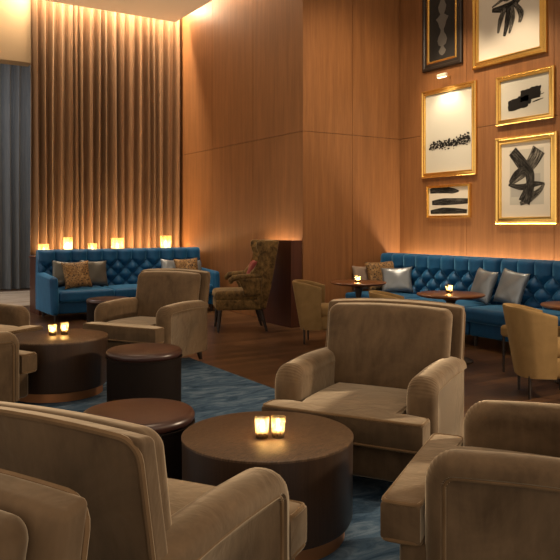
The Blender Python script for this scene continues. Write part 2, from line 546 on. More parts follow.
def make_armchair(label, loc, rz):
    t = thing('armchair', label, 'armchair', loc, rz, 'taupe velvet club armchairs')
    # base
    bm = bmesh.new(); rbox(bm, (0, .01, .195), (.86, .83, .19), .03, mid=4)
    mesh_obj('base', bm, 'taupe', t)
    # T seat cushion
    def lin(a, b, n):
        return [a + (b - a) * i / n for i in range(n)]
    xs = lin(-.440, -.268, 3) + lin(-.268, .268, 10) + lin(.268, .440, 3) + [.440]
    ys = lin(-.465, -.325, 3) + lin(-.325, .28, 10) + [.28]
    bm = bmesh.new()
    masked(bm, xs, ys, lambda x, y: abs(x) < .268 or y < -.325, .285, .425, .017, 3,
           lambda x, y: .022 * max(0, 1 - (x / .46) ** 2) * max(0, 1 - ((y + .10) / .40) ** 2))
    c = mesh_obj('seat_cushion', bm, 'taupe', t, sharp=50)
    def tee(z, e=-.004):
        pts = [(-.440 - e, -.465 - e), (.440 + e, -.465 - e), (.440 + e, -.325 + e), (.268, -.325 + e), (.268, .26), (-.268, .26), (-.268, -.325 + e), (-.440 - e, -.325 + e)]
        out = []
        for i in range(len(pts)):
            a, b, d = Vector(pts[i - 1]), Vector(pts[i]), Vector(pts[(i + 1) % len(pts)])
            u = (a - b).normalized() * .03; w = (d - b).normalized() * .03
            for s in (0, .25, .5, .75, 1):
                p = (b + u) * (1 - s) ** 2 + b * 2 * s * (1 - s) + (b + w) * s * s
                out.append((p.x, p.y, z))
        return out
    bm = bmesh.new()
    for z in (.421, .290):
        tube(bm, tee(z), .0085, 8, True)
    mesh_obj('piping', bm, 'pipe_lit', c)
    # arms
    for s in (-1, 1):
        xi, xo = .300, .460
        xc = (xi + xo) / 2; hw = (xo - xi) / 2
        pts = [(-.318, .10), (-.318, .2), (-.318, .32), (-.318, .43), (-.318, .50)]
        R = .115
        for k in range(1, 27):
            a = PI / 2 * k / 27
            q = R + .002 * math.sin(k * PI / 1.5) * math.sin(PI * k / 27)      # gathered pleats
            pts.append((-.318 + R - q * math.cos(a), .50 + q * math.sin(a)))
        for k in range(9):
            pts.append((-.203 + .615 * k / 8, .615 + .012 * math.sin(k / 8 * PI)))
        bm = bmesh.new(); rows = []
        K = 10
        for i, p in enumerate(pts):
            a = Vector(pts[max(0, i - 1)]); b = Vector(pts[min(len(pts) - 1, i + 1)])
            tg = (b - a).normalized(); nrm = Vector((-tg.y, tg.x))
            if i < 5: nrm = Vector((-1, 0))
            elif i < 31:
                f = PI / 2 * (i - 4) / 27; nrm = Vector((-math.cos(f), math.sin(f)))
            else: nrm = Vector((0, 1))
            base = Vector(p) - nrm * hw * .82
            row = [(s * (xo - .016), *(base - nrm * .012))]
            for k in range(K + 1):
                f = PI * k / K
                q = base + nrm * hw * .82 * math.sin(f) ** .8
                row.append((s * (xc + hw * math.cos(f)), q.x, q.y))
            row.append((s * (xi + .001), *(base - nrm * .012)))
            rows.append(row)
        Rv = strip(bm, rows)
        for idx in (0, -1):
            loop = [r[idx] for r in Rv]
            x = loop[0].co.x
            e1 = bm.verts.new((x, .412, .10))
            bm.faces.new(loop + [e1])
        bm.faces.new(Rv[0])
        bm.faces.new(Rv[-1][::1])
        ar = mesh_obj('arm', bm, 'taupe', t, sharp=60)
        bm = bmesh.new()
        line = []
        for i, p in enumerate(pts):
            a = Vector(pts[max(0, i - 1)]); b = Vector(pts[min(len(pts) - 1, i + 1)])
            tg = (b - a).normalized(); nrm = Vector((-tg.y, tg.x))
            if i < 5: nrm = Vector((-1, 0))
            elif i < 31:
                f = PI / 2 * (i - 4) / 27; nrm = Vector((-math.cos(f), math.sin(f)))
            else: nrm = Vector((0, 1))
            q = Vector(p) - nrm * hw * .95
            line.append((s * (xo - .013), q.x, q.y))
        tube(bm, line[::2], .0075, 6)
        mesh_obj('piping', bm, 'pipe_lit', ar)
    # back frame: a wedge, highest along its rear edge
    def shape(q):
        x, y, z = q
        up = max(0, min(1, (z - .55) / .33))
        z2 = z + up * (.022 * (1 - (x / .44) ** 2) - (.380 - y) * .17)
        return (x, y + max(0, z - .30) * .19, z2)
    bm = bmesh.new()
    rbox(bm, (0, .345, .503), (.866, .070, .806), .016, (0, .010, 0), 10, shape)
    fr = mesh_obj('back_frame', bm, 'taupe', t)
    bm = bmesh.new()
    out = []
    w, zt, r = .430, .900, .05
    for k in range(12):
        out.append((-w, .14 + (zt - r - .14) * k / 12))
    for k in range(6):
        f = PI / 2 * k / 5
        out.append((-w + r - r * math.cos(f), zt - r + r * math.sin(f)))
    for k in range(1, 12):
        out.append((-w + r + 2 * (w - r) * k / 12, zt))
    out += [(-x, z) for (x, z) in out[:18]][::-1]
    tube(bm, [shape((x, .378, z)) for x, z in out], .008, 6)
    mesh_obj('piping', bm, 'pipe_lit', fr)
    # back cushion
    bm = bmesh.new()
    def cush(q):
        x, y, z = q
        zz = (z - .40) / .5
        return shape((x * (1.0 - .03 * (1 - zz)), y, z))
    rbox(bm, (0, .250, .652), (.775, .125, .508), .050, (0, .03, 0), 10, cush, 4)
    bc = mesh_obj('back_cushion', bm, 'taupe', t)
    # legs
    for (x, y, dy) in ((-.37, -.28, 0), (.37, -.28, 0), (-.37, .36, .04), (.37, .36, .04)):
        bm = bmesh.new(); taper_leg(bm, x, y, 0, .115, .02, .032, 0, dy)
        mesh_obj('leg', bm, 'dark_leg', t)
    return t

def seat_at(fx, fy, mx, my):        # centre of a chair whose seat front is centred on (mx, my)
    n = math.hypot(fx, fy)
    return (mx - fx / n * .465, my - fy / n * .465, RZ)
chairA = make_armchair('taupe velvet armchair facing the camera behind the nearest drum table', seat_at(-.86, -.51, 2.180, 2.895), face_to(-.86, -.51))
for (x, y), f, lab in (
    ((2.725, 6.805), (-.86, -.51), 'taupe velvet armchair beyond the dark ottomans, in front of the long blue sofa'),
    ((.765, 2.145), (.84, .541), 'taupe velvet armchair at bottom left seen from behind, facing the nearest drum table'),
    ((-.258, 1.34), (-.84, -.541), 'taupe velvet armchair cropped in the bottom left corner, back to back with another'),
    ((2.253, 1.77), (-.55, .833), 'taupe velvet armchair at bottom right with its rolled arm towards the camera'),
    ((.709, 5.712), (.886, .464), 'taupe velvet armchair at the left edge, side on to the farther drum table'),
    ((1.103, 7.126), (.55, -.833), 'taupe velvet armchair at the left edge nearest the slate grey curtain'),
):
    dup(chairA, (x, y, RZ), face_to(*f), lab)

# ------------------------------------------------------------------ drum tables, ottomans
def make_drum(label, loc):
    t = thing('drum_table', label, 'table', loc, .3, 'round wooden drum tables')
    R = .388
    bm = bmesh.new(); lathe(bm, [(0, .434), (R, .434), (R, .443), (R - .004, .446), (0, .446)], 72)
    mesh_obj('tabletop', bm, 'table_wood', t, sharp=50)
    bm = bmesh.new(); lathe(bm, [(0, .07), (R - .014, .07), (R - .005, .09), (R - .002, .434), (0, .434)], 72)
    mesh_obj('drum', bm, 'table_side', t, sharp=50)
    bm = bmesh.new(); lathe(bm, [(0, 0), (R - .04, 0), (R - .04, .075), (0, .075)], 72)
    p = mesh_obj('plinth', bm, 'copper', t, sharp=50); p['label'] = 'copper plinth'
    return t
T1 = make_drum('dark wood drum table nearest the camera with two lit votives', (1.675, 2.751, RZ))
T2 = dup(T1, (1.60, 6.0, RZ), 1.1, 'dark wood drum table on the left, behind the two ottomans')
T2.scale = (1.06, 1.06, 1.05)

def make_ottoman(label, loc):
    t = thing('ottoman', label, 'ottoman', loc, 0, 'round leather ottomans')
    R = .288
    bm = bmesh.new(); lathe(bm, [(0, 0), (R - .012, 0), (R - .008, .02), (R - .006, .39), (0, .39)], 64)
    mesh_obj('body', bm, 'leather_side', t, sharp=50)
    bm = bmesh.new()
    prof = [(0, .385), (R - .01, .385)]
    for k in range(9):
        a = -PI / 2 + PI * k / 8
        prof.append((R - .03 + .03 * math.cos(a), .418 + .03 * math.sin(a)))
    prof += [(R * .7, .456), (R * .35, .461), (0, .463)]
    lathe(bm, prof, 64)
    c = mesh_obj('cushion_top', bm, 'leather', t, sharp=70); c['label'] = 'glossy oxblood leather top'
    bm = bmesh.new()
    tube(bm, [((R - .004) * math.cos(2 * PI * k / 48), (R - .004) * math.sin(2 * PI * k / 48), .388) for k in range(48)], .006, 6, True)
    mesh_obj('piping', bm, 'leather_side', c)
    return t
O = make_ottoman('dark leather ottoman with a glossy round top, nearest the camera beside the drum table', (1.321, 3.437, RZ))
dup(O, (2.032, 5.153, RZ), 1, 'dark leather ottoman between the two drum tables in front of an armchair')
dup(O, (3.103, 9.127, 0), 2, 'dark red leather ottoman standing on the wood floor by the blue sofa')

# ------------------------------------------------------------------ candles
LIGHTS = []
def point(loc, power, col=(1, .70, .38), r=.012):
    l = bpy.data.lights.new('candle_light', 'POINT'); l.energy = power; l.color = col; l.shadow_soft_size = r
    o = bpy.data.objects.new('candle_light', l); COL.objects.link(o); o.location = loc
    return o

def make_candle(label, loc, r=.036, h=.082, group='mosaic glass votive candles', power=1.7, glass='votive'):
    t = thing('candle_holder', label, 'candle', loc, random.uniform(0, 6), group)
    bm = bmesh.new()
    w = .003
    lathe(bm, [(0, 0), (r * .8, 0), (r * .84, .004), (r, h), (r - w, h), (r * .84 - w, .008), (0, .008)], 28)
    mesh_obj('glass', bm, glass, t, sharp=60)
    bm = bmesh.new(); hc = h * .36
    lathe(bm, [(0, .0085), (r * .66, .0085), (r * .68, hc), (0, hc - .002)], 20)
    mesh_obj('wax', bm, 'wax', t)
    bm = bmesh.new(); s = h / .082
    lathe(bm, [(0, hc), (.0045 * s, hc + .006 * s), (.006 * s, hc + .012 * s), (.0035 * s, hc + .022 * s), (0, hc + .032 * s)], 10)
    mesh_obj('flame', bm, 'flame', t)
    point((loc[0], loc[1], loc[2] + hc + .02 * s + .008), power, r=.006)
    return t
TZ = .446 + RZ
def cam2room(l, d):
    return (.845 * l + .535 * d, -.535 * l + .845 * d)
make_candle('left one of two lit votives on the nearest drum table', (*cam2room(-.080, 3.15), TZ), .033, .090)
make_candle('right one of two lit votives on the nearest drum table', (*cam2room(-.008, 3.16), TZ), .033, .090)
make_candle('left one of two lit votives on the farther drum table', (*cam2room(-1.91, 5.96), TZ + .023), .036, .088)
make_candle('right one of two lit votives on the farther drum table', (*cam2room(-1.825, 6.01), TZ + .023), .036, .10)
for x, hh, rr, lab in ((2.88, .20, .085, 'low lit candle glass behind the sofa at its far left end'),
                       (3.27, .305, .078, 'tall lit candle glass second from the left behind the blue sofa'),
                       (3.67, .20, .075, 'low lit candle glass third from the left behind the blue sofa'),
                       (4.10, .285, .11, 'wide tall lit candle glass fourth from the left behind the blue sofa'),
                       (4.98, .32, .10, 'tall lit candle glass at the right end behind the blue sofa')):
    make_candle(lab, (x, 11.62, .911), rr, hh, 'candle glasses on the ledge behind the blue sofa', 3.2, 'lantern')

# ------------------------------------------------------------------ tufted sofas
def tufted(bm, x0, x1, z0, z1, y, cols, depth, zt, rowh, lean=.16, nx=None):
    """buttoned front surface facing -Y; zt is the top button row"""
    W = x1 - x0; w = W / cols
    nx = nx or cols * 16; nz = 64
    rows = []
    for j in range(nz + 1):
        z = z0 + (z1 - z0) * j / nz
        row = []
        for i in range(nx + 1):
            x = x0 + W * i / nx
            u = (x - x0) / w; v = (z - zt) / rowh
            if z <= zt:
                a = abs(math.sin(PI * (u + v) / 1.0 / 1)) if False else abs(math.sin(PI * (u / 1 + v / 2)))
                b = abs(math.sin(PI * (u / 1 - v / 2)))
                hgt = (a * b) ** .55
            else:
                hgt = abs(math.sin(PI * u)) ** .55
                e = min(1, (z - zt) / (z1 - zt))
                hgt = hgt * (1 - .55 * e) + .55 * e
            ed = min(1, (z - z0) / .04) * min(1, (x - x0) / .02, (x1 - x) / .02)
            tp = max(0, (z - (z1 - .06)) / .06)
            yy = y - depth * hgt * ed
            yy += .05 * (1 - math.sqrt(max(0, 1 - tp * tp)))
            row.append((x, yy + (z - z0) * lean, z))
        rows.append(row)
    strip(bm, rows)

def buttons(x0, x1, y, cols, depth, zt, rowh, z0, lean, m=.05):
    w = (x1 - x0) / cols
    out = []
    r = 0
    while zt - r * rowh > z0 + .03:
        z = zt - r * rowh
        for c in range(cols + 1):
            x = x0 + (c + (.5 if r % 2 else 0)) * w
            if x0 + m < x < x1 - m:
                out.append((x, y - .004 + (z - z0) * lean, z))
        r += 1
    return out

def make_sofa(name, label, loc, rz, x0, x1, cols, seats, arms, yf, yb, ztop, group=None, mat='blue'):
    t = thing(name, label, 'sofa', loc, rz, group)
    a = .12 if arms else 0
    bm = bmesh.new(); rbox(bm, ((x0 + x1) / 2, (yf + yb) / 2 + .06, .20), (x1 - x0 - .01, yb - yf - .16, .18), .025, mid=8)
    mesh_obj('base', bm, mat, t)
    s0, s1 = x0 + a, x1 - a
    for k in range(seats):
        c0 = s0 + (s1 - s0) * k / seats; c1 = s0 + (s1 - s0) * (k + 1) / seats
        bm = bmesh.new(); rbox(bm, ((c0 + c1) / 2, (yf + yb - .20) / 2, .37), (c1 - c0 - .004, yb - yf - .20, .16), .045, (0, 0, .022), 8)
        mesh_obj('seat_cushion', bm, mat, t)
    lean = .14
    yy = yb - .26
    bm = bmesh.new()
    z0 = .40
    tufted(bm, x0 + .01, x1 - .01, z0, ztop, yy, cols, .088, ztop - .17, .115, lean)
    # shell behind the buttoned face
    yt = yy + (ztop - z0) * lean + .05
    sec = [(yy, .30), (yy + .02, z0), (yt, ztop - .002), (yt + .04, ztop + .004), (yt + .075, ztop - .02), (yb + .0, .45), (yb - .02, .12), (yy, .12)]
    R = strip(bm, [[(x0 + .006, p[0], p[1]) for p in sec], [(x1 - .006, p[0], p[1]) for p in sec]], True)
    bm.faces.new(R[0][::-1]); bm.faces.new(R[1])
    bk = mesh_obj('back', bm, mat, t, sharp=75, fix=False)
    for p in buttons(x0 + .01, x1 - .01, yy, cols, .088, ztop - .17, .115, z0, lean, a + .06):
        bm = bmesh.new()
        lathe(bm, [(.014, 0), (.012, .006), (.006, .009), (0, .01)], 10)
        mesh_obj('button', bm, mat, bk, p, (PI / 2, 0, 0))
    if arms:
        for s, xa in ((-1, x0), (1, x1 - a)):
            bm = bmesh.new()
            def af(q, xa=xa):
                x, y, z = q
                z2 = z + .05 * max(0, (y - yf) / (yb - yf)) * (z > .4)
                return (x + s * .02 * max(0, z - .3), y + .10 * max(0, z - .2) * (y < (yf + yb) / 2), z2)
            rbox(bm, (xa + a / 2, (yf + yb - .12) / 2, .385), (a, yb - yf - .08, .55), .05, mid=8, xf=af, k=4)
            ar = mesh_obj('arm', bm, mat, t)
    for x in (x0 + .1, (x0 + x1) / 2, x1 - .1):
        for y in (yf + .14, yb - .10):
            bm = bmesh.new(); taper_leg(bm, x, y, 0, .115, .018, .028)
            mesh_obj('leg', bm, 'dark_leg', t)
    return t
make_sofa('sofa', 'long blue velvet sofa with buttoned back in front of the bronze curtain', (4.045, 10.85, 0), 0,
          -1.375, 1.36, 11, 3, True, -.5, .45, 1.03)
r90 = -PI / 2
make_sofa('banquette', 'blue buttoned velvet banquette against the pillar, at the corner of the picture wall', (6.72, 7.0, 0), r90,
          -1.11, 1.11, 9, 2, False, -.5, .40, 1.0, 'blue velvet banquettes')
make_sofa('banquette', 'blue buttoned velvet banquette at the right edge, holding the pair of silver pillows', (6.72, 4.77, 0), r90,
          -1.11, 1.11, 9, 2, False, -.5, .40, 1.0, 'blue velvet banquettes')

# ------------------------------------------------------------------ pillows
def pillow(label, loc, yaw, tilt, roll, w, h, th, mat, group, cat='pillow', thin=1):
    bm = bmesh.new(); n = 20
    for s in (-1, 1):
        rows = []
        for j in range(n + 1):
            row = []
            for i in range(n + 1):
                u, v = i / n * 2 - 1, j / n * 2 - 1
                pin = 1 - .10 * (1 - abs(u) ** 2) * abs(v) ** 3
                pinv = 1 - .10 * (1 - abs(v) ** 2) * abs(u) ** 3
                x = w / 2 * u * pinv; z = h / 2 * v * pin
                d = th / 2 * ((1 - u ** 4) * (1 - v ** 4)) ** .5
                d *= 1 + .10 * math.sin(u * 5 + 1) * math.cos(v * 4)
                row.append((x, s * d, z + h / 2))
            rows.append(row)
        strip(bm, rows)
    bmesh.ops.remove_doubles(bm, verts=bm.verts[:], dist=1e-5)
    o = mesh_obj('throw_pillow', bm, mat, None, loc, sharp=80)
    o.rotation_mode = 'XYZ'
    o.rotation_euler = (Matrix.Rotation(yaw, 4, 'Z') @ Matrix.Rotation(-tilt, 4, 'X') @ Matrix.Rotation(roll, 4, 'Y')).to_euler()
    return tag(o, label, cat, group)
g1 = 'throw pillows on the long blue sofa'; g2 = 'throw pillows on the banquettes'
SZ = .475
pillow('grey silk pillow leaning in the left corner of the long blue sofa', (2.96, 10.70, SZ), -.20, .32, .08, .42, .42, .13, 'dark_silk', g1)
pillow('gold patterned pillow between two grey ones at the left end of the long sofa', (3.12, 10.51, SZ), .0, .35, -.06, .42, .42, .14, 'gold_cloth', g1)
pillow('grey silk pillow with sheen, right of the gold patterned one on the long sofa', (3.42, 10.68, SZ), .10, .33, .05, .44, .42, .14, 'dark_silk', g1)
pillow('pale grey pillow left of the patterned one at the right end of the long sofa', (4.72, 10.74, SZ), 0, .33, .10, .40, .40, .13, 'silk', g1)
pillow('brown patterned pillow between two grey ones at the right end of the long sofa', (4.93, 10.55, SZ), -.1, .33, -.04, .42, .42, .13, 'gold_cloth', g1)
pillow('pale grey pillow against the right arm of the long blue sofa', (5.12, 10.69, SZ), .3, .33, .05, .36, .38, .12, 'silk', g1)
pillow('taupe pillow against the pillar behind the gold patterned pillow', (6.52, 7.98, SZ), -.2, .2, .0, .40, .36, .12, 'taupe_cloth', g2)
pillow('gold patterned pillow in the corner of the banquette behind a grey one', (6.70, 7.76, SZ), -.35, .26, -.06, .52, .44, .14, 'gold_cloth', g2)
pillow('grey silk pillow in front of the gold patterned one in the banquette corner', (6.62, 7.42, SZ), -.75, .32, -.05, .44, .37, .14, 'silk', g2)
pillow('silver satin pillow, left one of the pair on the banquette', (6.62, 5.98, SZ), -1.72, .30, .12, .36, .42, .13, 'silk', g2)
pillow('silver satin pillow, right one of the pair on the banquette', (6.66, 5.60, SZ), -1.60, .32, .14, .40, .43, .13, 'silk', g2)

# ------------------------------------------------------------------ wing chair
def make_wing():
    t = thing('wing_chair', 'high-backed wing chair in gold brocade with dark tapered legs by the wall', 'wing chair', (4.69, 8.46, 0), face_to(-.92, .395))
    bm = bmesh.new(); rbox(bm, (0, -.02, .36), (.64, .62, .14), .03, mid=5)
    mesh_obj('base', bm, 'brocade', t)
    bm = bmesh.new(); rbox(bm, (0, -.05, .475), (.62, .58, .13), .05, (0, 0, .02), 6)
    mesh_obj('seat_cushion', bm, 'brocade', t)
    bm = bmesh.new()
    rbox(bm, (0, .27, .76), (.58, .10, .90), .04, (0, .02, 0), 8, lambda q: (q[0] * (1 + .08 * (q[2] - .5)), q[1] + max(0, q[2] - .3) * .19, q[2]))
    mesh_obj('backrest', bm, 'brocade', t)
    prof = [(.26, .30), (.33, .30), (.40, .60), (.45, .90), (.50, 1.205), (.24, 1.21), (.205, 1.19), (.20, 1.12), (.235, 1.03), (.25, .96), (.22, .88), (.13, .80), (.10, .74), (.14, .66), (.2, .5)]
    for s in (-1, 1):
        bm = bmesh.new()
        slab(bm, prof, 0, .065, .018, 3)
        for v in bm.verts:
            y, z, x = v.co.x, v.co.y, v.co.z
            v.co = (s * (.265 + x + .07 * max(0, z - .6)), y, z)
        mesh_obj('wing', bm, 'brocade', t, sharp=60)
        bm = bmesh.new()
        rbox(bm, (s * .325, .15, .60), (.06, .24, .24), .028, mid=6, xf=lambda q: (q[0] + s * .05 * max(0, q[2] - .5) * 2, q[1] - .9 * max(0, q[2] - .56) * (q[1] < .15) * .6, q[2]))
        tube(bm, [(s * .335, -.135, .645), (s * .335, -.14, .68), (s * .335, -.10, .715), (s * .335, -.0, .725), (s * .335, .1, .735), (s * .335, .24, .74)], [.022, .036, .042, .042, .038, .034], 12)
        mesh_obj('arm', bm, 'brocade', t, sharp=60)
    for (x, y, dx, dy) in ((-.26, -.27, -.02, -.03), (.26, -.27, .02, -.03), (-.25, .26, -.02, .09), (.25, .26, .02, .09)):
        bm = bmesh.new(); taper_leg(bm, x, y, 0, .31, .016, .032, dx, dy)
        mesh_obj('leg', bm, 'dark_leg', t)
make_wing()
pillow('small maroon pillow propped in the wing chair', (4.80, 8.425, .575), face_to(-.92, .395), .34, 0, .38, .38, .12, 'maroon', None)

# ------------------------------------------------------------------ cafe tables and tub chairs
def make_cafe(label, loc):
    t = thing('cafe_table', label, 'table', loc, 0, 'round cafe tables')
    R = .35
    bm = bmesh.new(); lathe(bm, [(0, .665), (R - .05, .665), (R - .006, .68), (R, .69), (R - .005, .698), (R - .015, .70), (0, .70)], 56)
    mesh_obj('tabletop', bm, 'cafe_wood', t, sharp=50)
    bm = bmesh.new(); lathe(bm, [(0, .04), (.045, .05), (.035, .12), (.032, .5), (.05, .62), (.12, .665), (0, .665)], 24)
    mesh_obj('pedestal', bm, 'dark_leg', t)
    bm = bmesh.new(); lathe(bm, [(0, 0), (.23, 0), (.23, .012), (.21, .02), (.06, .045), (0, .05)], 40)
    mesh_obj('foot', bm, 'dark_leg', t)
    return t
CT = make_cafe('round cafe table beside the pillar with one lit votive', (5.60, 7.0, 0))
dup(CT, (5.44, 5.28, 0), .8, 'round cafe table in the middle of the banquette with one lit votive')
dup(CT, (5.65, 3.90, 0), 1.7, 'round cafe table cropped by the right edge, beyond a tan tub chair')
g = 'mosaic glass votive candles'
make_candle('lit votive on the cafe table beside the pillar', (5.57, 6.98, .701), .038, .075, g)
make_candle('lit votive on the cafe table in the middle of the banquette', (5.47, 5.33, .701), .038, .085, g)

def make_tub(label, loc, rz):
    t = thing('tub_chair', label, 'chair', loc, rz, 'tan tub chairs')
    # wrapped back shell
    path = [(.225, -.085), (.226, -.05), (.227, -.01)]
    for k in range(25):
        f = PI * k / 24                       # from the right wing round the back to the left wing
        ca, sa = math.cos(f), math.sin(f)
        path.append((.227 * math.copysign(abs(ca) ** .72, ca), .02 + .165 * abs(sa) ** .72))
    path += [(-.227, -.01), (-.226, -.05), (-.225, -.085)]
    zs = [.17, .25, .35, .45, .55, .64, .70, .722]
    def pt(p, z, off):
        x, y = p
        k = .90 + .10 * min(1, (z - .17) / .5)
        d = Vector((x, max(0, y)))
        if d.length > 1e-6: d.normalize()
        back = max(0, min(1, (y + .085) / .27))
        hi = (z - .17) / .552
        top = .665 + .065 * math.sin(back * PI / 2)
        zz = .17 + hi * (top - .17)
        return (x * k - d.x * off, y - d.y * off + .10 * hi * back, zz)
    bm = bmesh.new()
    rows = []
    for p in path:
        ring = [pt(p, z, 0) for z in zs]
        ring += [pt(p, .734, .008), pt(p, .734, .026)]
        ring += [pt(p, z, .034) for z in zs[::-1]]
        rows.append(ring)
    R = strip(bm, rows, True)
    bm.faces.new(R[0][::-1]); bm.faces.new(R[-1])
    mesh_obj('backrest', bm, 'tan', t, sharp=60)
    bm = bmesh.new(); rbox(bm, (0, -.075, .255), (.39, .43, .17), .04, mid=5)
    mesh_obj('seat_base', bm, 'tan', t)
    bm = bmesh.new(); rbox(bm, (0, -.125, .395), (.385, .49, .12), .045, (0, 0, .015), 6)
    mesh_obj('seat_cushion', bm, 'tan', t)
    for (x, y) in ((-.19, -.23), (.19, -.23), (-.17, .12), (.17, .12)):
        bm = bmesh.new(); taper_leg(bm, x, y, 0, .19, .010, .015)
        mesh_obj('leg', bm, 'dark_leg', t)
    return t
K = make_tub('tan tub chair side on beside the pillar, at the cafe table there', (4.94, 6.99, 0), face_to(.74, -.67))
dup(K, (4.78, 5.36, 0), face_to(.80, -.6), 'tan tub chair mostly hidden behind the big taupe armchair')
dup(K, (4.97, 3.83, 0), face_to(.80, -.6), 'tan tub chair near the right edge, its wrapped back towards the camera')
t = thing('stool', 'low tan upholstered stool hidden behind the tub chair near the right edge', 'stool', (5.65, 4.42, 0), 0)
bm = bmesh.new(); rbox(bm, (0, 0, .395), (.44, .44, .11), .035, (0, 0, .012), 6); mesh_obj('seat', bm, 'tan', t)
for x, y in ((-.19, -.19), (.19, -.19), (-.19, .19), (.19, .19)):
    bm = bmesh.new(); taper_leg(bm, x, y, 0, .35, .010, .015); mesh_obj('leg', bm, 'dark_leg', t)

# ------------------------------------------------------------------ pictures
XF = XP - .002
def picture(label, yl, yr, z0, z1, border, frame_mat, mat_border, paper, art, inner='gold', art_mats=()):
    """yl: room y of the viewer's left edge"""
    w = yl - yr; h = z1 - z0
    t = thing('picture', label, 'picture', (XF, (yl + yr) / 2, z0), r90, 'framed pictures on the picture wall')
    def ring(bm, prof, mat=0):
        loops = []
        for (ins, dep) in prof:
            x = w / 2 - ins
            loops.append([bm.verts.new(p) for p in ((-x, -dep, ins), (x, -dep, ins), (x, -dep, h - ins), (-x, -dep, h - ins))])
        for A, B in zip(loops[:-1], loops[1:]):
            for k in range(4):
                f = bm.faces.new((A[k], A[(k + 1) % 4], B[(k + 1) % 4], B[k])); f.material_index = mat
    b = border
    bm = bmesh.new()
    ring(bm, [(0, 0), (0, .035), (b * .12, .045), (b * .3, .045), (b * .42, .033), (b * .7, .036)])
    ring(bm, [(b * .7, .036), (b * .8, .041), (b * .92, .038), (b, .022), (b, .01)], 1)
    mesh_obj('frame', bm, [frame_mat, inner], t, sharp=25)
    bm = bmesh.new()
    x = w / 2 - b * .98
    box(bm, -x, x, -.014, -.004, b * .98, h - b * .98)
    mt = mesh_obj('mount', bm, paper, t)
    bm = bmesh.new()
    uvl = bm.loops.layers.uv.new('UVMap')
    art(bm, uvl, w, h)
    mesh_obj('artwork', bm, list(art_mats), t, fix=False)
    return t

def quad(bm, x0, x1, z0, z1, y, mat=0):
    f = bm.faces.new([bm.verts.new(p) for p in ((x0, y, z0), (x1, y, z0), (x1, y, z1), (x0, y, z1))]); f.material_index = mat

def stroke(bm, uvl, pts, wd, y, mat, n=24):
    """brush ribbon through pts (x, z) with width list wd"""
    P = [Vector(p) for p in pts]
    m = len(P) - 1
    def cr(s):
        i = min(int(s), m - 1); f = s - i
        p0, p1, p2, p3 = P[max(i - 1, 0)], P[i], P[i + 1], P[min(i + 2, m)]
        return .5 * ((2 * p1) + (p2 - p0) * f + (2 * p0 - 5 * p1 + 4 * p2 - p3) * f * f + (3 * p1 - p0 - 3 * p2 + p3) * f ** 3)
    prev = None
    for k in range(n + 1):
        s = m * k / n
        p = cr(s); tg = (cr(min(m, s + .02)) - cr(max(0, s - .02))).normalized()
        nn = Vector((-tg.y, tg.x))
        i = min(int(s), m - 1); f = s - i
        ww = (wd[i] * (1 - f) + wd[i + 1] * f) / 2
        a, b = p + nn * ww, p - nn * ww
        cur = (bm.verts.new((a.x, y, a.y)), bm.verts.new((b.x, y, b.y)), k / n)
        if prev:
            f4 = bm.faces.new((prev[0], prev[1], cur[1], cur[0])); f4.material_index = mat
            for lp, uv in zip(f4.loops, ((prev[2], 0), (prev[2], 1), (cur[2], 1), (cur[2], 0))):
                lp[uvl].uv = uv
        prev = cur

def blob(bm, cx, cz, rx, rz, y, mat, seed, n=22, jag=.25):
    rnd = random.Random(seed)
    vs = []
    for k in range(n):
        a = 2 * PI * k / n
        q = 1 + rnd.uniform(-jag, jag)
        c, s = math.cos(a), math.sin(a)
        vs.append(bm.verts.new((cx + rx * q * math.copysign(abs(c) ** .6, c), y, cz + rz * q * math.copysign(abs(s) ** .6, s))))
    f = bm.faces.new(vs); f.material_index = mat

def art_baluster(bm, uvl, w, h):
    quad(bm, -w / 2 + .1, w / 2 - .1, .1, h - .1, -.0145, 0)
    hw = [(0, .012), (.03, .07), (.07, .10), (.11, .06), (.14, .03), (.17, .10), (.24, .13), (.30, .10), (.35, .05), (.40, .04),
          (.45, .08), (.52, .11), (.58, .17), (.60, .12), (.64, .05), (.70, .09), (.76, .11), (.82, .07), (.88, .03), (.92, .06), (.97, .065), (1, .03)]
    s = (h - .34); L = []; Rr = []
    for f, r in hw:
        L.append((-r * w * .95, -.0152, .18 + f * s)); Rr.append((r * w * .95, -.0152, .18 + f * s))
    strip(bm, [L, Rr], mat=1)
    rnd = random.Random(2)

def art_sketch(bm, uvl, w, h):
    quad(bm, -w / 2 + .19, w / 2 - .19, .26, h - .2, -.0145, 0)
    y = -.0152
    D = .10
    for i, (pts, wd, m) in enumerate((
        ([(-.26, .82), (-.05, .80), (.12, .84), (.36, 1.02)], [.05, .11, .10, .03], 2),
        ([(.36, 1.15), (.34, .98), (.37, .86)], [.05, .07, .05], 2),
        ([(-.26, .86), (-.02, .93), (.24, .96), (.34, 1.04)], [.02, .05, .05, .03], 3),
        ([(-.05, .80), (-.12, .66), (-.16, .50)], [.07, .08, .03], 3),
        ([(0, .80), (-.01, .62), (-.06, .44)], [.06, .09, .04], 2),
        ([(.06, .80), (.07, .64), (.02, .46)], [.06, .08, .03], 3),
        ([(.10, .82), (.20, .68), (.18, .56)], [.05, .09, .04], 3),
        ([(-.2, .98), (0, .9), (.1, 1.06)], [.02, .05, .03], 3))):
        stroke(bm, uvl, [(p[0], p[1] - D) for p in pts], wd, y - .0004 * i, m)

